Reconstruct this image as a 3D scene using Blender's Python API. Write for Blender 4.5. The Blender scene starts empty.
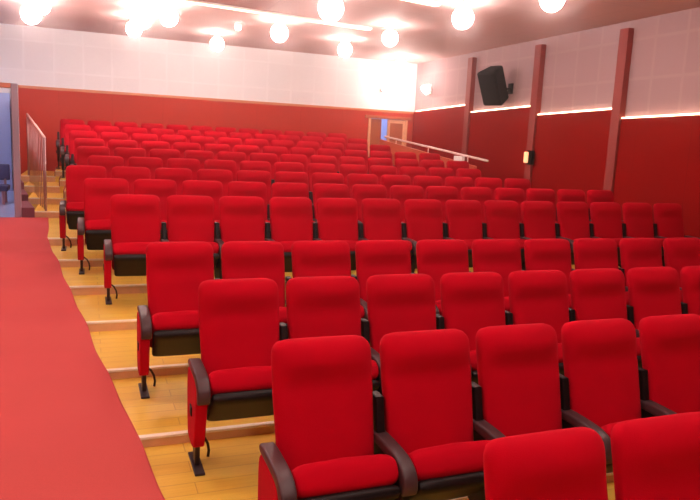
import bpy, bmesh, math, random
from mathutils import Vector, Matrix
PI = math.pi
random.seed(7)
sc = bpy.context.scene
C = sc.collection

# ------------------------------------------------------------------ camera
CX, CY, CZ, YAW, PITCH, ROLL, FPX = -0.539, 0.032, 1.944, 0.374, 0.158, 0.048, 673.3
fw = Vector((math.sin(YAW)*math.cos(PITCH), math.cos(YAW)*math.cos(PITCH), -math.sin(PITCH)))
rt = Vector((math.cos(YAW), -math.sin(YAW), 0))
up = rt.cross(fw)
r2 = rt*math.cos(ROLL) + up*math.sin(ROLL)
u2 = up*math.cos(ROLL) - rt*math.sin(ROLL)
cam = bpy.data.cameras.new('camera')
cam.sensor_width = 36.0
cam.lens = FPX/700*36
cam.clip_start = 0.05
camo = bpy.data.objects.new('camera', cam)
C.objects.link(camo)
m3 = Matrix((r2, u2, -fw)).transposed()
camo.matrix_world = Matrix.Translation((CX, CY, CZ)) @ m3.to_4x4()
sc.camera = camo

# ------------------------------------------------------------------ world and exposure
w = bpy.data.worlds.new('world'); sc.world = w; w.use_nodes = True
w.node_tree.nodes['Background'].inputs[0].default_value = (1.0, 0.86, 0.8, 1)
w.node_tree.nodes['Background'].inputs[1].default_value = 0.05
sc.view_settings.view_transform = 'Standard'
sc.view_settings.look = 'None'
sc.view_settings.gamma = 1
sc.view_settings.use_curve_mapping = False
sc.view_settings.exposure = 0.38
GLOBE = 42.0          # strength of the opal globes
LAMP_COL = (1.0, 0.84, 0.76)

# ------------------------------------------------------------------ materials
def nt(name):
    m = bpy.data.materials.new(name); m.use_nodes = True
    return m, m.node_tree.nodes, m.node_tree.links, m.node_tree.nodes['Principled BSDF']

def plain(name, col, rough=0.6, metal=0.0, spec=0.5, bump=0.0, scale=60, var=0.0, sheen=0.0):
    m, N, L, b = nt(name)
    b.inputs['Base Color'].default_value = (*col, 1)
    b.inputs['Roughness'].default_value = rough
    b.inputs['Metallic'].default_value = metal
    b.inputs['Specular IOR Level'].default_value = spec
    if sheen:
        b.inputs['Sheen Weight'].default_value = sheen
        b.inputs['Sheen Roughness'].default_value = 0.5
        b.inputs['Sheen Tint'].default_value = (1, 0.12, 0.16, 1)
    if var or bump:
        tc = N.new('ShaderNodeTexCoord'); no = N.new('ShaderNodeTexNoise')
        no.inputs['Scale'].default_value = scale; no.inputs['Detail'].default_value = 4
        L.new(tc.outputs['Object'], no.inputs['Vector'])
        if var:
            mx = N.new('ShaderNodeMix'); mx.data_type = 'RGBA'
            mx.inputs[6].default_value = (*[c*(1-var) for c in col], 1)
            mx.inputs[7].default_value = (*[min(1, c*(1+var)) for c in col], 1)
            L.new(no.outputs['Fac'], mx.inputs[0]); L.new(mx.outputs[2], b.inputs['Base Color'])
        if bump:
            bp = N.new('ShaderNodeBump'); bp.inputs['Strength'].default_value = bump
            bp.inputs['Distance'].default_value = 0.004
            L.new(no.outputs['Fac'], bp.inputs['Height']); L.new(bp.outputs['Normal'], b.inputs['Normal'])
    return m

def emit(name, col, s):
    m, N, L, b = nt(name)
    b.inputs['Base Color'].default_value = (*col, 1)
    b.inputs['Emission Color'].default_value = (*col, 1)
    b.inputs['Emission Strength'].default_value = s
    return m

def bricks(name, c1, c2, mortar, bw, rh, ms, axes='xz', off=0.0, rough=0.6, grain=0.0, bump=0.15, spec=0.5):
    """panels or planks: a brick pattern in world units over two chosen axes"""
    m, N, L, b = nt(name)
    g = N.new('ShaderNodeNewGeometry'); sp = N.new('ShaderNodeSeparateXYZ'); cb = N.new('ShaderNodeCombineXYZ')
    L.new(g.outputs['Position'], sp.inputs[0])
    L.new(sp.outputs[axes[0].upper()], cb.inputs[0]); L.new(sp.outputs[axes[1].upper()], cb.inputs[1])
    br = N.new('ShaderNodeTexBrick'); L.new(cb.outputs[0], br.inputs['Vector'])
    br.offset = off; br.squash = 1
    br.inputs['Scale'].default_value = 1
    br.inputs['Color1'].default_value = (*c1, 1); br.inputs['Color2'].default_value = (*c2, 1)
    br.inputs['Mortar'].default_value = (*mortar, 1)
    br.inputs['Brick Width'].default_value = bw; br.inputs['Row Height'].default_value = rh
    br.inputs['Mortar Size'].default_value = ms; br.inputs['Mortar Smooth'].default_value = 0.3
    out = br.outputs['Color']
    if grain:
        no = N.new('ShaderNodeTexNoise'); mp = N.new('ShaderNodeMapping')
        mp.inputs['Scale'].default_value = (2.0, 38, 10)
        L.new(cb.outputs[0], mp.inputs[0]); L.new(mp.outputs[0], no.inputs['Vector'])
        no.inputs['Scale'].default_value = 1.5; no.inputs['Detail'].default_value = 5
        mx = N.new('ShaderNodeMix'); mx.data_type = 'RGBA'; mx.blend_type = 'MULTIPLY'
        rp = N.new('ShaderNodeMapRange'); rp.inputs['To Min'].default_value = 0; rp.inputs['To Max'].default_value = grain
        L.new(no.outputs['Fac'], rp.inputs['Value']); L.new(rp.outputs[0], mx.inputs[0])
        L.new(out, mx.inputs[6]); mx.inputs[7].default_value = (0.55, 0.33, 0.18, 1)
        out = mx.outputs[2]
    L.new(out, b.inputs['Base Color'])
    bp = N.new('ShaderNodeBump'); bp.inputs['Strength'].default_value = bump; bp.inputs['Distance'].default_value = 0.01
    bp.invert = True
    L.new(br.outputs['Fac'], bp.inputs['Height']); L.new(bp.outputs['Normal'], b.inputs['Normal'])
    b.inputs['Roughness'].default_value = rough
    b.inputs['Specular IOR Level'].default_value = spec
    return m

M = {}
M['seat'] = plain('seat_fabric', (0.47, 0.0003, 0.012), 0.85, spec=0.06, bump=0.25, scale=220, var=0.06, sheen=0.15)
M['plastic'] = plain('dark_plastic', (0.007, 0.0025, 0.003), 0.5, spec=0.3, var=0.15, scale=30)
M['arm'] = plain('armrest_plastic', (0.060, 0.030, 0.034), 0.42, var=0.15, scale=30)
M['iron'] = plain('painted_iron', (0.045, 0.025, 0.028), 0.4, metal=0.5)
M['carpet'] = plain('red_carpet', (0.56, 0.10, 0.092), 0.95, spec=0.1, bump=0.6, scale=160, var=0.16, sheen=0.5)
M['wood'] = bricks('plank_floor', (0.95, 0.70, 0.11), (0.89, 0.61, 0.085), (0.66, 0.40, 0.07), 1.25, 0.13, 0.003, 'xy', 0.37, 0.42, 0.45, spec=0.3)
M['riser'] = plain('riser_wood', (0.76, 0.47, 0.25), 0.5, var=0.15, scale=12)
M['nosing'] = plain('pale_nosing', (0.98, 0.93, 0.74), 0.45)
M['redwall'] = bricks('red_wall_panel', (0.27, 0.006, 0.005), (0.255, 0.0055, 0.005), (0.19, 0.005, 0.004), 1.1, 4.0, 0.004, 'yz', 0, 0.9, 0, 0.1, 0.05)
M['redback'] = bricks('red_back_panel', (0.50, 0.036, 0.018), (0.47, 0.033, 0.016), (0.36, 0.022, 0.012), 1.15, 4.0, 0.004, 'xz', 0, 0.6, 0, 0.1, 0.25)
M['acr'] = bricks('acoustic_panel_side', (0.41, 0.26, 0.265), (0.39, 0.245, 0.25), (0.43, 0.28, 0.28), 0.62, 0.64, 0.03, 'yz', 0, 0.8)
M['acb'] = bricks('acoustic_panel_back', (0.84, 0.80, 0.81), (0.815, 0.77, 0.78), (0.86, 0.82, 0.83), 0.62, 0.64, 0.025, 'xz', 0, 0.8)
M['ceil'] = bricks('ceiling_panel', (0.56, 0.34, 0.32), (0.53, 0.32, 0.30), (0.45, 0.26, 0.245), 2.4, 1.2, 0.008, 'xy', 0.5, 0.75)
M['pillar'] = plain('pillar_veneer', (0.28, 0.032, 0.024), 0.6, var=0.12, scale=6)
M['trim'] = plain('orange_trim', (0.62, 0.20, 0.09), 0.45, var=0.1, scale=8)
M['rampside'] = plain('orange_red_panel', (0.56, 0.10, 0.045), 0.6)
M['frame'] = plain('pale_wood_frame', (0.78, 0.40, 0.22), 0.45, var=0.1, scale=8)
M['doorleaf'] = plain('orange_door_leaf', (0.42, 0.10, 0.04), 0.5, var=0.1, scale=5)
M['black'] = plain('speaker_black', (0.0015, 0.0015, 0.002), 0.8, spec=0.15)
M['grille'] = plain('speaker_grille', (0.003, 0.0025, 0.003), 0.9, spec=0.05, bump=0.6, scale=300)
M['steel'] = plain('brushed_steel', (0.42, 0.27, 0.28), 0.3, metal=0.6)
M['rail'] = plain('pale_rail', (0.88, 0.66, 0.58), 0.35, metal=0.1)
M['white'] = plain('white_plastic', (0.85, 0.80, 0.76), 0.4)
M['blue'] = plain('pale_blue_paint', (0.40, 0.48, 0.78), 0.6)
M['navy'] = plain('navy_vinyl', (0.03, 0.04, 0.13), 0.45)
M['bluefloor'] = plain('foyer_floor', (0.45, 0.52, 0.75), 0.25)
M['spill_tint'] = plain('spill_tinted_fabric', (0.22, 0.075, 0.11), 0.85, var=0.1, scale=20)
M['jamb'] = plain('grey_jamb', (0.35, 0.28, 0.36), 0.4)
M['globe'] = emit('glowing_globe', LAMP_COL, GLOBE)
M['fill_globe'] = emit('added_fill_globe', LAMP_COL, 44.0)
M['led'] = emit('led_glow', (1.0, 0.72, 0.48), 5.0)
M['linear'] = emit('linear_lamp_glow', (1.0, 0.70, 0.50), 2.2)
M['flood'] = emit('flood_glow', (1.0, 0.86, 0.78), 60.0)
M['cool'] = emit('cool_glow', (0.74, 0.82, 1.0), 45.0)
M['amber'] = emit('amber_glow', (1.0, 0.42, 0.2), 1.3)
M['room'] = plain('dark_curtain', (0.40, 0.07, 0.06), 0.9)

# ------------------------------------------------------------------ helpers
def obj(name, bm, mat, parent=None, smooth=False, label=None, loc=None):
    bmesh.ops.recalc_face_normals(bm, faces=bm.faces[:])
    me = bpy.data.meshes.new(name); bm.to_mesh(me); bm.free()
    me.materials.append(mat)
    if smooth:
        for p in me.polygons: p.use_smooth = True
    o = bpy.data.objects.new(name, me); C.objects.link(o)
    if loc: o.location = loc
    if parent: o.parent = parent
    if label: o['label'] = label
    return o

def struct(name, bm, mat, **k):
    o = obj(name, bm, mat, **k)
    if not k.get('parent'): o['kind'] = 'structure'
    return o

def thing(name, label, cat, loc=(0, 0, 0), rz=0, group=None):
    o = bpy.data.objects.new(name, None); C.objects.link(o)
    o.empty_display_size = 0.1
    o.location = loc; o.rotation_euler = (0, 0, rz); o['label'] = label; o['category'] = cat
    if group: o['group'] = group
    return o

def box(bm, x0, x1, y0, y1, z0, z1, bev=0.0, seg=2):
    vs = [bm.verts.new((x, y, z)) for z in (z0, z1) for (x, y) in ((x0, y0), (x1, y0), (x1, y1), (x0, y1))]
    f = [(0, 3, 2, 1), (4, 5, 6, 7), (0, 1, 5, 4), (1, 2, 6, 5), (2, 3, 7, 6), (3, 0, 4, 7)]
    fs = [bm.faces.new([vs[i] for i in q]) for q in f]
    if bev:
        es = list({e for q in fs for e in q.edges})
        bmesh.ops.bevel(bm, geom=es, offset=bev, segments=seg, affect='EDGES', profile=0.5)
    return bm

def bx(*a, **k):
    return box(bmesh.new(), *a, **k)

def prism(bm, pts, x0, x1, axis='x', bev=0.0, seg=2):
    """closed 2-D outline extruded; axis x: pts are (y,z); axis z: pts are (x,y); axis y: pts are (x,z)"""
    def mk(p, t):
        return {'x': (t, p[0], p[1]), 'y': (p[0], t, p[1]), 'z': (p[0], p[1], t)}[axis]
    a = [bm.verts.new(mk(p, x0)) for p in pts]; b = [bm.verts.new(mk(p, x1)) for p in pts]
    n = len(pts)
    fs = [bm.faces.new(a), bm.faces.new(b[::-1])]
    for i in range(n):
        fs.append(bm.faces.new((a[i], b[i], b[(i+1) % n], a[(i+1) % n])))
    if bev:
        bmesh.ops.recalc_face_normals(bm, faces=fs)
        es = [e for e in fs[0].edges] + [e for e in fs[1].edges]
        bmesh.ops.bevel(bm, geom=es, offset=bev, segments=seg, affect='EDGES', profile=0.5)
    return bm

def rings(bm, rs):
    """loft closed rings of equal length, both ends capped"""
    L = [[bm.verts.new(p) for p in r] for r in rs]
    n = len(L[0])
    for a, b in zip(L, L[1:]):
        for i in range(n):
            bm.faces.new((a[i], a[(i+1) % n], b[(i+1) % n], b[i]))
    bm.faces.new(L[0][::-1]); bm.faces.new(L[-1])
    return bm

def tube(bm, pts, r, n=8):
    pts = [Vector(p) for p in pts]; rs = []
    for i, p in enumerate(pts):
        d = (pts[min(i+1, len(pts)-1)] - pts[max(i-1, 0)]).normalized()
        a = d.cross(Vector((0, 0, 1)) if abs(d.z) < 0.9 else Vector((1, 0, 0))).normalized(); b = d.cross(a)
        rs.append([p + (a*math.cos(t*2*PI/n) + b*math.sin(t*2*PI/n))*r for t in range(n)])
    return rings(bm, rs)

def lathe(bm, prof, n=20, cx=0, cy=0, cz=0):
    return rings(bm, [[(cx+r*math.cos(t*2*PI/n), cy+r*math.sin(t*2*PI/n), cz+z) for t in range(n)] for r, z in prof])

# ------------------------------------------------------------------ the hall's levels
HS = 1.072
ZS = [0.952, 1.012, 1.075, 1.141, 1.213, 1.301, 1.394, 1.483, 1.581, 1.689, 1.801, 1.926, 2.044, 2.158]
FZ = [z-HS for z in ZS]                      # floor height of every tier
RY = [1.899+1.1*k for k in range(14)]        # where the top of each row's backs stands
NY = [y-1.03 for y in RY]                    # front edge of every tier
XR, XL, YB, YF, ZC = 7.9, -3.3, 17.15, -4.5, 4.16
EDGE = [(-9, 0.32), (0, 0.32), (4.17, -0.27), (9.66, -1.05), (11.8, -1.14), (12.97, -1.32), (14.07, -1.47), (15.2, -1.64), (18, -2.0)]
def edge_x(y):                               # right border of the carpeted aisle and of the stringer beyond it
    for (a, xa), (b, xb) in zip(EDGE, EDGE[1:]):
        if y <= b: return xa+(xb-xa)*(y-a)/(b-a)
    return EDGE[-1][1]
# first seat (left edge of the back) and number of seats per row
ROWS = {0: (0.722, 3), 1: (0.250, 6), 2: (0.075, 9), 3: (-0.145, 11), 5: (-0.330, 14), 6: (-0.590, 14), 7: (-0.812, 13),
        8: (-0.54, 12), 9: (-0.70, 13), 10: (-0.76, 13), 11: (-0.87, 12), 12: (-0.98, 12), 13: (-1.10, 12)}

# tiers
for k in range(-1, 14):
    y0 = NY[k] if k >= 0 else YF
    y1 = NY[k+1] if k < 13 else YB
    z = FZ[k] if k >= 0 else FZ[0]-0.06
    x1 = XR if k < 9 else 6.60
    x0 = XL if k < 9 else ROWS[k][0]-0.075
    zb = -0.6
    o = struct('floor', bx(x0, x1, y0, y1, zb, z), M['wood'])
    if k >= 0:
        zl = FZ[k-1] if k > 0 else FZ[0]-0.06
        lo = XL if k < 9 else x0
        struct('trim_1', bx(lo, x1, y0-0.010, y0, zl, z-0.017), M['riser'])
        struct('trim_2', bx(lo, x1, y0-0.014, y0+0.030, z-0.016, z+0.003, bev=0.004), M['nosing'])
# aisle steps beside the rear block, one tier lower than the seats
for k in range(9, 14):
    y0, y1 = NY[k], (NY[k+1] if k < 13 else YB)
    z = FZ[k-1]
    x1 = ROWS[k][0]-0.075
    if k == 9:
        struct('floor', bx(XL, x1, y0, y1, -0.6, z), M['wood'])
        continue
    xl = edge_x(y0)
    struct('floor', bx(xl-0.21, x1, y0, y1, -0.6, z), M['wood'])
    struct('trim_1', bx(xl-0.2, x1, y0-0.010, y0, FZ[k-2], z-0.017), M['riser'])
    struct('trim_2', bx(xl-0.2, x1, y0-0.014, y0+0.030, z-0.016, z+0.003, bev=0.004), M['nosing'])
for k in range(9, 14):
    y0, y1 = NY[k], (NY[k+1] if k < 13 else YB)
    x1 = ROWS[k][0]-0.075
    struct('trim_7', bx(x1-0.012, x1-0.0005, y0-0.02, y1-0.02, FZ[k-1], FZ[k]+0.03), M['pillar'])
# exit passage on the right, lower than the rear rows
struct('floor', bx(6.60, XR, NY[9], YB+1.6, -0.6, FZ[8]), M['carpet'])
# floor of the foyer behind the left doorway
struct('floor', bx(XL-0.6, edge_x(NY[10])-0.22, NY[10], YB, -0.6, FZ[8]), M['bluefloor'])

# carpet runner over the aisle steps
def carpet_z(y):
    k = max([kk for kk in range(0, 9) if NY[kk]-0.026 <= y], default=-1)
    z = FZ[k] if k >= 0 else FZ[0]-0.06
    if k < 8:                                # slack cloth leans against the next riser
        d = (NY[k+1]-0.026)-y
        if d < 0.62:
            t = 1-d/0.62
            z += (FZ[k+1]-z)*(t*t*(3-2*t))
    return z+0.014
ys_ = [YF+0.5]+[0.0+0.04*i for i in range(int((NY[10]-0.03)/0.04)+1)]+[NY[10]-0.03]
rr = []
for y in ys_:
    z = carpet_z(y); xe = edge_x(y)+0.006*math.sin(y*3.1)
    zb_ = z-0.12
    rr.append([(XL+0.02, y, zb_), (xe, y, zb_), (xe, y, z-0.005), (xe-0.012, y, z), (XL+0.02, y, z)])
bm = rings(bmesh.new(), rr)
ca = obj('carpet_runner', bm, M['carpet'], None, False)
ca['label'] = 'wide red carpet laid down the steps of the left aisle'; ca['category'] = 'carpet'

# ------------------------------------------------------------------ walls and ceiling
struct('ceiling', bx(XL-0.7, XR+0.15, YF-0.1, YB+1.8, ZC, ZC+0.12), M['ceil'])
struct('wall_left', bx(XL-0.12, XL, YF, NY[10], -0.6, ZC), M['room'])
struct('wall_front', bx(XL-0.12, XR+0.12, YF-0.12, YF, -0.6, ZC), M['room'])
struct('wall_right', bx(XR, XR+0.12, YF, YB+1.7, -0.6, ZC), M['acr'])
# back wall: pieces around the opening at the right end
DX0, DX1, DZ = 6.50, 7.66, 2.62
bm = bmesh.new()
box(bm, XL-0.6, DX0, YB, YB+0.12, -0.6, ZC); box(bm, DX1, XR, YB, YB+0.12, -0.6, ZC); box(bm, DX0, DX1, YB, YB+0.12, DZ, ZC)
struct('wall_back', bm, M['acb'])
bm = bmesh.new()
ZP = 2.86
box(bm, -2.12, DX0, YB-0.07, YB, 0.4, ZP-0.06); box(bm, DX1, XR, YB-0.07, YB, 0.4, ZP-0.06); box(bm, DX0, DX1, YB-0.07, YB, DZ+0.08, ZP-0.06)
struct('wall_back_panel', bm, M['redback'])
struct('trim_3', bx(XL-0.6, XR-0.02, YB-0.085, YB+0.01, ZP-0.06, ZP), M['trim'])
# right wall: pillars, red lower panels stepping down towards the stage, glowing strip on top of each
PY = [14.17, 11.60, 9.28, 6.75, 4.1, 1.5, -1.2]
bays = [(17.05, 14.17, 2.87, 2.96), (14.17, 11.60, 2.78, 2.85), (11.60, 9.28, 2.67, 2.73), (9.28, 6.75, 2.565, 2.62),
        (6.75, 4.1, 2.46, 2.51), (4.1, 1.5, 2.36, 2.41), (1.5, -1.2, 2.28, 2.33)]
for i, (ya, yb, za, zb) in enumerate(bays):
    bm = bmesh.new()
    prism(bm, [(ya, -0.5), (yb, -0.5), (yb, zb-0.012), (ya, za-0.012)], XR-0.07, XR-0.001)
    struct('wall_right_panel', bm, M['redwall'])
    if i < 4:
        bm = bmesh.new()
        y_a, y_b = ya-0.10, yb+0.10
        prism(bm, [(y_a, za-0.012), (y_b, zb-0.012), (y_b, zb+0.016), (y_a, za+0.016)], XR-0.062, XR-0.03)
        o = obj('light_strip', bm, M['led'])
        o['label'] = ['thin glowing light strip on the right wall, running into the far corner',
                      'thin glowing light strip on the right wall, right beneath the black loudspeaker',
                      'thin glowing light strip on the right wall, between the second and third pillars',
                      'thin glowing light strip on the right wall, cut by the right picture edge'][i]
        o['category'] = 'light strip'; o['group'] = 'light strips on the red right wall panels'
for i, y in enumerate(PY):
    struct('pillar', bx(XR-0.12, XR-0.001, y-0.11, y+0.09, -0.5, 4.03, bev=0.008), M['pillar'])

# passage behind the back wall opening
bm = bmesh.new()
box(bm, DX0-0.3, XR, YB+1.6, YB+1.7, -0.6, ZC); box(bm, DX0-0.4, DX0-0.3, YB+0.12, YB+1.7, -0.6, ZC)
struct('wall_passage', bm, M['blue'])

# left doorway partition
PX1 = -1.545
PYY = NY[10]-0.02
bm = bmesh.new()
box(bm, -1.64, PX1, PYY, PYY+0.12, FZ[8], 2.60, bev=0.006)
struct('trim_5', bm, M['jamb'])
bm = bmesh.new()
box(bm, XL-0.6, -2.85, PYY, PYY+0.12, FZ[8], 2.53)
struct('wall_partition', bm, M['redback'])
struct('trim_8', bx(XL-0.6, -1.64, PYY, PYY+0.12, 2.53, 2.60), M['trim'])
bm = bmesh.new()
prism(bm, [(PX1-0.10, PYY+0.12), (PX1, PYY+0.12), (-2.02, YB-0.07), (-2.12, YB-0.07)], FZ[8], 2.54, axis='z')
struct('wall_foyer_side', bm, M['redback'])
struct('wall_foyer_back', bx(XL-0.6, -2.13, YB-0.30, YB-0.2, FZ[8], 2.66), M['blue'])
struct('wall_foyer_left', bx(XL-0.65, XL-0.55, PYY, YB, -0.6, ZC), M['blue'])
# stepped stringer left of the upper steps, blue light spill painted into its colour
prev = None
for k in range(10, 14):
    y0, y1 = NY[k], (NY[k+1] if k < 13 else YB-0.08)
    xa, xb = edge_x(y0), edge_x(y1)
    la = PX1-(y0-PYY)*0.091+0.01; lb = PX1-(y1-PYY)*0.091+0.01
    struct('trim_6', prism(bmesh.new(), [(la, y0-0.03), (xa-0.20, y0-0.03), (xb-0.20, y1-0.03), (lb, y1-0.03)], FZ[8]-0.02, FZ[k-1]+0.06, axis='z'), M['spill_tint'])

# ------------------------------------------------------------------ seats
def backrest_bm():
    H0, H1, W, n = 0.36, 1.072, 0.249, 28
    def yc(z): return -0.010-(H1-z)*0.27
    rs = []
    N = 26
    for i in range(N+1):
        u = i/N
        z = H0+(H1-H0)*(1-(1-u)**1.25)
        dz = H1-z; r = 0.065
        hw = W-0.010*min(1, max(0, (dz-0.25)/0.3))
        if dz < r: hw = hw-r+math.sqrt(max(0, r*r-(r-dz)**2))
        t = 0.048
        if dz < 0.045: t = 0.012+0.036*math.sqrt(max(0, 1-((0.045-dz)/0.045)**2))
        # padding: head roll on top, slight hollow beneath it, lumbar swell
        pad = 0.030*math.exp(-((dz-0.085)/0.062)**2) - 0.014*math.exp(-((dz-0.205)/0.05)**2) + 0.014*math.exp(-((dz-0.50)/0.14)**2)
        ring = []
        for j in range(n):
            a = 2*PI*j/n
            ca, sa = math.cos(a), math.sin(a)
            x = hw*math.copysign(abs(ca)**0.42, ca)
            y = t*math.copysign(abs(sa)**0.62, sa)
            if sa < 0: y -= pad*(1-(x/hw)**4 if hw > 0 else 0)
            ring.append((x, yc(z)+y, z))
        rs.append(ring)
    return rings(bmesh.new(), rs)

def shell_bm():
    rs = []
    for i in range(9):
        z = 0.33+0.62*i/8
        hw = 0.225 if i < 8 else 0.20
        y = -0.010-(1.072-z)*0.27+0.044
        rs.append([(-hw, y, z), (hw, y, z), (hw-0.02, y+0.016, z), (-hw+0.02, y+0.016, z)])
    return rings(bmesh.new(), rs)

TILT = math.radians(39)
HY, HZ = -0.185, 0.275
def pad_pt(x, l, h):   # l along the pad from the hinge to the front, h out of the pad's sitting face
    return (x, HY-l*math.cos(TILT)+h*math.sin(TILT), HZ+l*math.sin(TILT)+h*math.cos(TILT))

def loft_pad(L0, L1, W, h0, h1, crown=0.0, n=24, ex=0.35, taper=0.0):
    rs = []
    N = 16
    for i in range(N+1):
        u = i/N
        l = L0+(L1-L0)*(0.5-0.5*math.cos(PI*u))
        e = min(1, (l-L0)/0.04+0.001, (L1-l)/0.04+0.001); s = math.sqrt(max(0.0, 1-(1-e)**2))
        s = 0.30+0.70*s
        hw = (W-taper*(1-u))*(0.94+0.06*s)
        hc, hh = (h0+h1)/2, (h1-h0)/2*s
        ring = []
        for j in range(n):
            a = 2*PI*j/n
            ca, sa = math.cos(a), math.sin(a)
            x = hw*math.copysign(abs(ca)**ex, ca)
            h = hc+hh*math.copysign(abs(sa)**0.5, sa)
            if sa > 0: h += crown*(1-(x/hw)**2)*s
            ring.append(pad_pt(x, l, h))
        rs.append(ring)
    return rings(bmesh.new(), rs)

def smooth_outline(p, it=2):
    for _ in range(it):
        q = []
        for i in range(len(p)):
            a, b = p[i], p[(i+1) % len(p)]
            q += [(a[0]*.75+b[0]*.25, a[1]*.75+b[1]*.25), (a[0]*.25+b[0]*.75, a[1]*.25+b[1]*.75)]
        p = q
    return p

def arm_bm():
    # outline in (y,z): long flat top that rolls down at the front
    pts = [(-0.10, 0.575), (-0.10, 0.612), (-0.13, 0.622), (-0.25, 0.624), (-0.38, 0.618), (-0.45, 0.600), (-0.495, 0.565),
           (-0.510, 0.520), (-0.505, 0.478), (-0.485, 0.462), (-0.465, 0.470), (-0.455, 0.510), (-0.425, 0.548), (-0.36, 0.568), (-0.2, 0.575)]
    return prism(bmesh.new(), smooth_outline(pts), -0.036, 0.036, bev=0.011, seg=3)

def side_bm():
    pts = [(-0.11, 0.578), (-0.12, 0.30), (-0.15, 0.170), (-0.20, 0.150), (-0.35, 0.150), (-0.40, 0.19), (-0.462, 0.42), (-0.468, 0.49), (-0.45, 0.54), (-0.38, 0.572), (-0.2, 0.578)]
    return prism(bmesh.new(), smooth_outline(pts), -0.040, 0.026, bev=0.010, seg=3)

def centre_bm():
    pts = [(-0.175, 0.57), (-0.125, 0.79), (-0.045, 0.79), (-0.08, 0.57), (-0.08, 0.32), (-0.10, 0.20), (-0.20, 0.160), (-0.35, 0.165), (-0.42, 0.24), (-0.462, 0.42), (-0.468, 0.49), (-0.45, 0.54), (-0.38, 0.572), (-0.2, 0.578)]
    return prism(bmesh.new(), pts, -0.022, 0.022, bev=0.008, seg=2)

def leg_bm():
    return prism(bmesh.new(), [(-0.17, 0.20), (-0.20, 0.012), (-0.285, 0.012), (-0.30, 0.20)], -0.014, 0.014, bev=0.004, seg=1)

def plate_bm():
    return bx(-0.030, 0.030, -0.40, -0.10, 0.0, 0.014, bev=0.005)

def brace_bm():
    pts = [(0.0, -0.20, 0.175), (0.022, -0.19, 0.165), (0.055, -0.18, 0.135), (0.078, -0.175, 0.09), (0.085, -0.175, 0.045), (0.080, -0.178, 0.006)]
    return tube(bmesh.new(), pts, 0.009, 6)

def number_bm():
    return bx(-0.046, -0.022, -0.33, -0.26, 0.335, 0.395, bev=0.006)

AX = 0.28
def make_seat():
    t = thing('auditorium_seat', '', 'auditorium seat', (0, 0, 0))
    obj('backrest', backrest_bm(), M['seat'], t, True)
    obj('back_shell', shell_bm(), M['plastic'], t, True)
    cu = obj('seat_cushion', loft_pad(0.0, 0.395, 0.243, 0.010, 0.150, 0.010, ex=0.22), M['seat'], t, True)
    obj('cushion_pan', loft_pad(0.0, 0.388, 0.238, -0.050, 0.018, ex=0.22, taper=0.02), M['plastic'], cu, True, 'black plastic pan under the tipped cushion')
    arm_set(t, -AX)
    return t
arm_meshes = {}
def arm_set(t, x, outer=0):
    if not arm_meshes:
        for nm, f, m in (('armrest', arm_bm, 'arm'), ('side_panel', side_bm, 'seat'), ('leg', leg_bm, 'iron'), ('foot_plate', plate_bm, 'iron'),
                         ('brace', brace_bm, 'iron')):
            o = obj(nm, f(), M[m], None, nm in ('brace', 'armrest')); arm_meshes[nm] = o.data
            bpy.data.objects.remove(o)
    made = {}
    for nm, me in arm_meshes.items():
        o = bpy.data.objects.new(nm, me); C.objects.link(o)
        if nm in ('foot_plate', 'brace'):
            o.parent = made['leg']
        else:
            o.parent = t; o.location = (x, 0, 0)
        made[nm] = o
        if nm == 'armrest': o['label'] = 'dark armrest with a rolled-down front'
    return made

def copy_tree(o, parent=None):
    c = o.copy(); C.objects.link(c); c.parent = parent
    for ch in o.children: copy_tree(ch, c)
    return c

proto = make_seat()
number_mesh = None
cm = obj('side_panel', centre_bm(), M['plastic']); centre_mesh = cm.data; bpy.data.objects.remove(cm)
ORD = ['first', 'second', 'third', 'fourth', 'fifth', 'sixth', 'seventh', 'eighth', 'ninth', 'tenth', 'eleventh', 'twelfth', 'thirteenth', 'fourteenth']
first = True
keys = sorted(ROWS)
for ri, k in enumerate(keys):
    x0, n = ROWS[k]
    row = 'the front row' if ri == 0 else ('the rearmost row' if ri == len(keys)-1 else 'the %s row from the front' % ORD[ri])
    for i in range(n):
        o = proto if first else copy_tree(proto)
        first = False
        jx = random.uniform(-0.004, 0.004)
        o.location = (x0+(0.5555 if k in (1, 2) else 0.56)*i+0.245+(jx if 0 < i < n-1 else 0), RY[k], FZ[k]+0.001)
        if i == 0:
            o['label'] = 'red folding seat at the left aisle end of %s' % row
        elif i == n-1 and k >= 5:
            o['label'] = 'red folding seat at the right-hand end of %s' % row
        else:
            o['label'] = 'red folding seat, %s from the left aisle, in %s' % (ORD[i], row)
        o['group'] = 'red seats of %s' % row
        if i == 0:
            nb = obj('number_box', number_bm(), M['plastic'], o) if number_mesh is None else bpy.data.objects.new('number_box', number_mesh)
            if number_mesh is None: number_mesh = nb.data
            else: C.objects.link(nb); nb.parent = o
            nb.location = (-AX, 0, 0)
            ends = o
        if i > 0 or k >= 8:  # rear rows' aisle-end panels also go dark, painting in the shade there
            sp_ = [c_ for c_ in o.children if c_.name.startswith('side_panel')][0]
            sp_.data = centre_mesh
        if i == n-1 and k >= 5:
            arm_set(o, AX)

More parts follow.
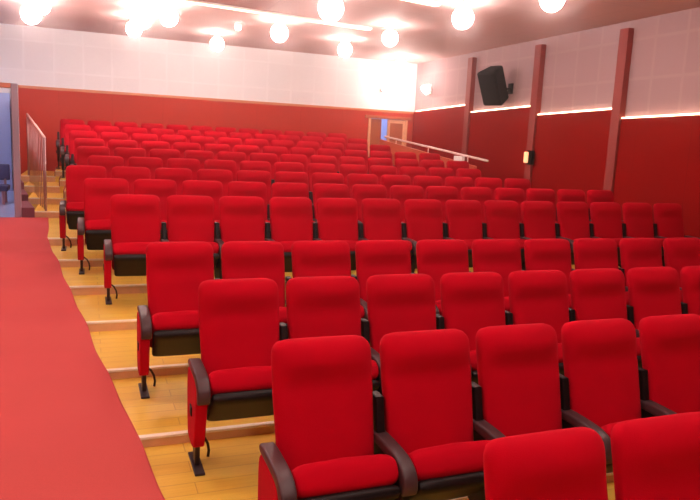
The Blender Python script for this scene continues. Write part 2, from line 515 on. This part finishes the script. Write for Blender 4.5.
# ------------------------------------------------------------------ lamps
def lamp_meshes():
    n = 12
    prof = [(0.012, -0.205)]+[(0.2*math.sin(PI*i/n), -0.205*math.cos(PI*i/n)) for i in range(1, n)]+[(0.012, 0.205)]
    g = obj('globe', lathe(bmesh.new(), prof, 24), M['globe'], None, True)
    c = obj('ceiling_plate', lathe(bmesh.new(), [(0.12, 0.0), (0.13, -0.01), (0.12, -0.04), (0.07, -0.05)], 20), M['white'], None, True)
    return g, c
g0, c0 = lamp_meshes()
st0 = obj('stem', tube(bmesh.new(), [(0, 0, -0.03), (0, 0, -0.12)], 0.02), M['white'], None, True)
stem_me = st0.data; bpy.data.objects.remove(st0)
def lamp(x, y, r, label, mat=None):
    t = thing('ceiling_lamp', label, 'ceiling lamp', (x, y, ZC), 0, 'glowing globe lamps on the ceiling')
    a, b = g0.copy(), c0.copy()
    for q in (a, b): C.objects.link(q); q.parent = t
    s = r/0.2
    a.scale = (s, s, s); a.location = (0, 0, -0.24)
    if mat: a.material_slots[0].link = 'OBJECT'; a.material_slots[0].material = M[mat]
    st = bpy.data.objects.new('stem', stem_me); C.objects.link(st); st.parent = t
    return t
LAMPS = [(-1.45, 13.68, 0.170, 'glowing globe lamp in the top left corner, leftmost and lower of two touching lamps'),
         (-1.23, 12.59, 0.150, 'glowing globe lamp in the top left corner, upper right one of two touching lamps'),
         (0.32, 14.24, 0.150, 'globe lamp over the left rear seats, lower one of two overlapping lamps'),
         (0.40, 13.02, 0.150, 'globe lamp over the left rear seats, upper one of two overlapping lamps'),
         (0.78, 12.40, 0.155, 'single globe lamp just left of where the long linear light begins'),
         (2.10, 15.24, 0.150, 'globe lamp beside the tiny downlight, low in front of the white back wall'),
         (2.85, 12.85, 0.165, 'globe lamp just below the middle of the long linear light'),
         (2.88, 10.00, 0.190, 'big bright globe lamp overlapping the long linear light at the top edge'),
         (4.68, 14.20, 0.155, 'globe lamp hanging low beyond the right end of the long linear light'),
         (4.78, 12.05, 0.150, 'globe lamp right of the end of the long linear light, left of the bigger one'),
         (6.88, 16.01, 0.150, 'small globe lamp in the far right corner above the exit doorway'),
         (4.87, 9.53, 0.165, 'large globe lamp up and left of the black loudspeaker'),
         (5.14, 7.71, 0.160, 'globe lamp cut by the top picture edge, rightmost of all lamps')]
for a in LAMPS: lamp(*a)
# brighter lamps added over the front, out of view, to light seats and carpet
for j, (x, y) in enumerate([(-1.3, 8.0), (1.4, 7.2), (-1.9, 5.6), (1.3, 4.6), (-1.9, 3.2), (1.3, 2.0), (-1.7, 0.6), (4.2, 3.4), (1.2, -0.8), (-0.6, -2.6)]):
    lamp(x, y, .19, 'unseen globe lamp added over the front of the hall, %s toward the stage' % ORD[j], 'fill_globe')
bpy.data.objects.remove(g0); bpy.data.objects.remove(c0)

t = thing('small_downlight', 'tiny bright downlight among the globe lamps over the left rear seats', 'downlight', (2.25, 13.75, ZC))
obj('trim_ring', lathe(bmesh.new(), [(0.05, 0), (0.075, -0.01), (0.075, -0.03), (0.06, -0.05)], 16), M['white'], t, True)
obj('bulb', lathe(bmesh.new(), [(0.05, -0.045), (0.06, -0.08), (0.045, -0.12), (0.01, -0.135)], 16), M['globe'], t, True)

def linear(a, b, label):
    a, b = Vector(a), Vector(b); d = b-a; L = d.length
    t = thing('linear_light', label, 'ceiling light', (a.x, a.y, ZC), math.atan2(d.y, d.x), 'linear ceiling lights')
    obj('housing', bx(0, L, -0.07, 0.07, -0.035, 0.0, bev=0.004), M['white'], t)
    obj('diffuser', bx(0.02, L-0.02, -0.055, 0.055, -0.05, -0.036, bev=0.004), M['linear'], t)
linear((0.75, 11.9), (4.60, 12.62), 'long thin linear light crossing the ceiling left of centre')
linear((2.6, 9.45), (4.60, 9.85), 'short visible end of a linear light at the top picture edge')

# wall floodlights near the far right corner
def flood(x, y, z, rz, label, s=1.0):
    t = thing('wall_floodlight', label, 'wall light', (x, y, z), rz, 'floodlights in the far right corner')
    obj('bracket', bx(-0.03, 0.03, -0.09, -0.0, -0.03, 0.03, bev=0.005), M['steel'], t)
    obj('lamp_body', bx(-0.13*s, 0.13*s, -0.15, -0.09, -0.10*s, 0.10*s, bev=0.012), M['white'], t)
    obj('lens', lathe(bmesh.new(), [(0.01, -0.09), (0.07, -0.07), (0.105, -0.03), (0.11, 0.03), (0.075, 0.07), (0.01, 0.09)], 20), M['flood'], t, True).location = (0, -0.19, 0)
flood(6.95, YB, 3.45, 0, 'blinding white floodlight on the back wall above the exit doorway', 1.1)
flood(XR, 16.2, 3.42, -PI/2, 'blinding white floodlight on the right wall beside the far corner', 1.25)

# cool lamps of the foyer and of the passage
def cool(x, y, label, z=ZC):
    t = thing('foyer_lamp', label, 'ceiling lamp', (x, y, z))
    obj('lamp_rim', bx(-0.32, 0.32, -0.32, 0.32, -0.03, 0.0, bev=0.005), M['white'], t)
    obj('diffuser', bx(-0.29, 0.29, -0.29, 0.29, -0.045, -0.031), M['cool'], t)
cool(-2.7, 13.2, 'cool white ceiling panel lamp in the foyer behind the left doorway')
cool(7.0, YB+0.85, 'cool white ceiling panel lamp in the passage behind the far exit')

# ------------------------------------------------------------------ exit door at the far right
ZD = FZ[8]
t = thing('door_1', 'exit doorway in the far right corner', 'door'); t['kind'] = 'structure'
bm = bmesh.new()
box(bm, DX0, DX0+0.07, YB-0.11, YB+0.02, ZD, DZ, bev=0.006)
obj('door_frame', bm, M['frame'], t)
bm = bmesh.new()
box(bm, DX1-0.07, DX1, YB-0.11, YB+0.02, ZD, DZ, bev=0.006)
obj('door_frame', bm, M['frame'], t)
obj('lintel_board', bx(DX0-0.1, DX1+0.1, YB-0.12, YB+0.02, DZ, DZ+0.08, bev=0.006), M['doorleaf'], t)
lf = obj('door_leaf', bx(DX0+0.07, DX0+0.40, YB-0.05, YB, ZD, DZ-0.01, bev=0.004), M['doorleaf'], t)
bm = bmesh.new()
xa, xb = DX0+0.58, DX1-0.07
box(bm, xa, xa+0.07, YB-0.08, YB-0.03, ZD, DZ-0.01); box(bm, xb-0.06, xb, YB-0.08, YB-0.03, ZD, DZ-0.01)
box(bm, xa+0.07, xb-0.06, YB-0.08, YB-0.03, DZ-0.10, DZ-0.01); box(bm, xa+0.07, xb-0.06, YB-0.08, YB-0.03, ZD, ZD+0.2)
fr = obj('door_leaf', bm, M['frame'], t)
obj('door_panel', bx(xa+0.07, xb-0.06, YB-0.065, YB-0.045, ZD+0.2, DZ-0.10), M['doorleaf'], fr)

# ------------------------------------------------------------------ right balustrade and handrail
yA, zA, yB2, zB = 11.30, 1.72, 16.25, 2.14
def rz_(y): return zA+(y-yA)*(zB-zA)/(yB2-yA)
struct('wall_balustrade', prism(bmesh.new(), [(yA+0.45, FZ[8]), (yA+0.45, rz_(yA+0.45)-0.16), (yB2+0.3, rz_(yB2+0.3)-0.10), (yB2+0.3, FZ[8])], 6.63, 6.69), M['rampside'])
t = thing('handrail', 'pale sloping handrail along the right side of the rear rows', 'handrail', (6.65, yA, 0))
obj('rail', tube(bmesh.new(), [(0, 0, zA), (0, yB2-yA, zB)], 0.024), M['rail'], t, True)
for j in range(3):
    y = yA+0.75+j*1.75
    obj('bracket', tube(bmesh.new(), [(0, y-yA, rz_(y)-0.17), (0, y-yA, rz_(y)-0.01)], 0.012), M['rail'], t, True)
o = obj('junction_box', bx(6.53, 6.60, 12.08, 12.42, rz_(12.2)-0.20, rz_(12.2)-0.02, bev=0.01), M['white'])
o['label'] = 'small pale box fixed just under the sloping handrail'; o['category'] = 'box'

# ------------------------------------------------------------------ left balustrade
ys, ye = NY[10]+0.05, NY[13]+0.05
t = thing('stair_balustrade', 'steel balustrade with thin upright bars beside the left upper steps', 'balustrade', (0, 0, 0))
def lx(y): return edge_x(y)-0.03
def tz(y): return 1.79+(y-ys)*(2.20-1.79)/(ye-ys)
def fz(y):
    k = max(kk for kk in range(10, 14) if NY[kk]-0.04 <= y)
    return FZ[k-1]
obj('top_rail', tube(bmesh.new(), [(lx(ys), ys, tz(ys)), (lx(ye), ye, tz(ye))], 0.024), M['rail'], t, True)
for y in (ys, ye):
    obj('post', tube(bmesh.new(), [(lx(y), y, fz(y)-0.01), (lx(y), y, tz(y))], 0.020), M['steel'], t, True)
nb = 12
for j in range(1, nb):
    y = ys+(ye-ys)*j/nb
    obj('baluster', tube(bmesh.new(), [(lx(y), y, fz(y)-0.01), (lx(y), y, tz(y))], 0.008, 6), M['steel'], t, True)

# foyer bench
t = thing('foyer_bench', 'navy blue bench seen through the left doorway', 'bench', (-2.5, 14.2, FZ[8]))
obj('seat', bx(-0.6, 0.56, -0.25, 0.25, 0.24, 0.34, bev=0.02), M['navy'], t)
obj('backrest', bx(-0.6, 0.56, 0.18, 0.26, 0.42, 0.72, bev=0.02), M['navy'], t)
for sx in (-0.5, 0.48):
    for sy in (-0.2, 0.2):
        obj('leg', bx(sx-0.02, sx+0.02, sy-0.02, sy+0.02, 0, 0.24 if sy < 0 else 0.45), M['steel'], t)

# ------------------------------------------------------------------ loudspeaker on the right wall
t = thing('loudspeaker', 'black loudspeaker hung tilted on the pale upper right wall', 'loudspeaker', (XR, 12.58, 3.27))
bm = bmesh.new()
prism(bm, [(-0.23, -0.19), (0.23, -0.19), (0.15, 0.20), (-0.15, 0.20)], -0.38, 0.38, axis='z', bev=0.05, seg=3)
R = Matrix.Translation((-0.42, 0.0, 0)) @ Matrix.Rotation(math.radians(-68), 4, 'Z') @ Matrix.Rotation(math.radians(27), 4, 'X')
bm.transform(R)
cab = obj('cabinet', bm, M['black'], t)
bm = bx(-0.205, 0.205, -0.212, -0.192, -0.335, 0.335, bev=0.01); bm.transform(R)
obj('grille', bm, M['grille'], cab)
obj('bracket', tube(bmesh.new(), [(-0.30, 0, 0.0), (-0.15, 0, -0.04), (-0.02, 0, -0.04)], 0.022), M['black'], t, True)
obj('wall_plate', bx(-0.03, -0.001, -0.08, 0.08, -0.14, 0.08, bev=0.005), M['black'], t)

# small lit fitting and dark box on the second pillar
t = thing('wall_sconce', 'small amber-lit fitting low on the second pillar of the right wall', 'wall light', (XR-0.12, 11.52, 1.82))
obj('back_box', bx(-0.06, 0.0, -0.13, 0.06, -0.14, 0.14, bev=0.01), M['black'], t)
obj('light_cover', bx(-0.12, -0.055, -0.01, 0.07, -0.11, 0.11, bev=0.015), M['amber'], t)

# ------------------------------------------------------------------ scatter volume added to imitate lens bloom around the lamps
BLOOM_DENSITY = 0.010
if BLOOM_DENSITY:
    m = bpy.data.materials.new('bloom_scatter'); m.use_nodes = True
    N, L = m.node_tree.nodes, m.node_tree.links
    N.remove(N['Principled BSDF'])
    v = N.new('ShaderNodeVolumeScatter')
    v.inputs['Color'].default_value = (1.0, 0.78, 0.76, 1); v.inputs['Density'].default_value = BLOOM_DENSITY; v.inputs['Anisotropy'].default_value = 0.955
    L.new(v.outputs[0], N['Material Output'].inputs['Volume'])
    o = obj('bloom_volume', bx(XL-0.6, XR-0.001, YF+0.01, YB-0.001, -0.55, ZC-0.001), m)
    o['kind'] = 'stuff'; o['label'] = 'added thin warm scatter volume imitating lens bloom'; o['category'] = 'bloom_volume'
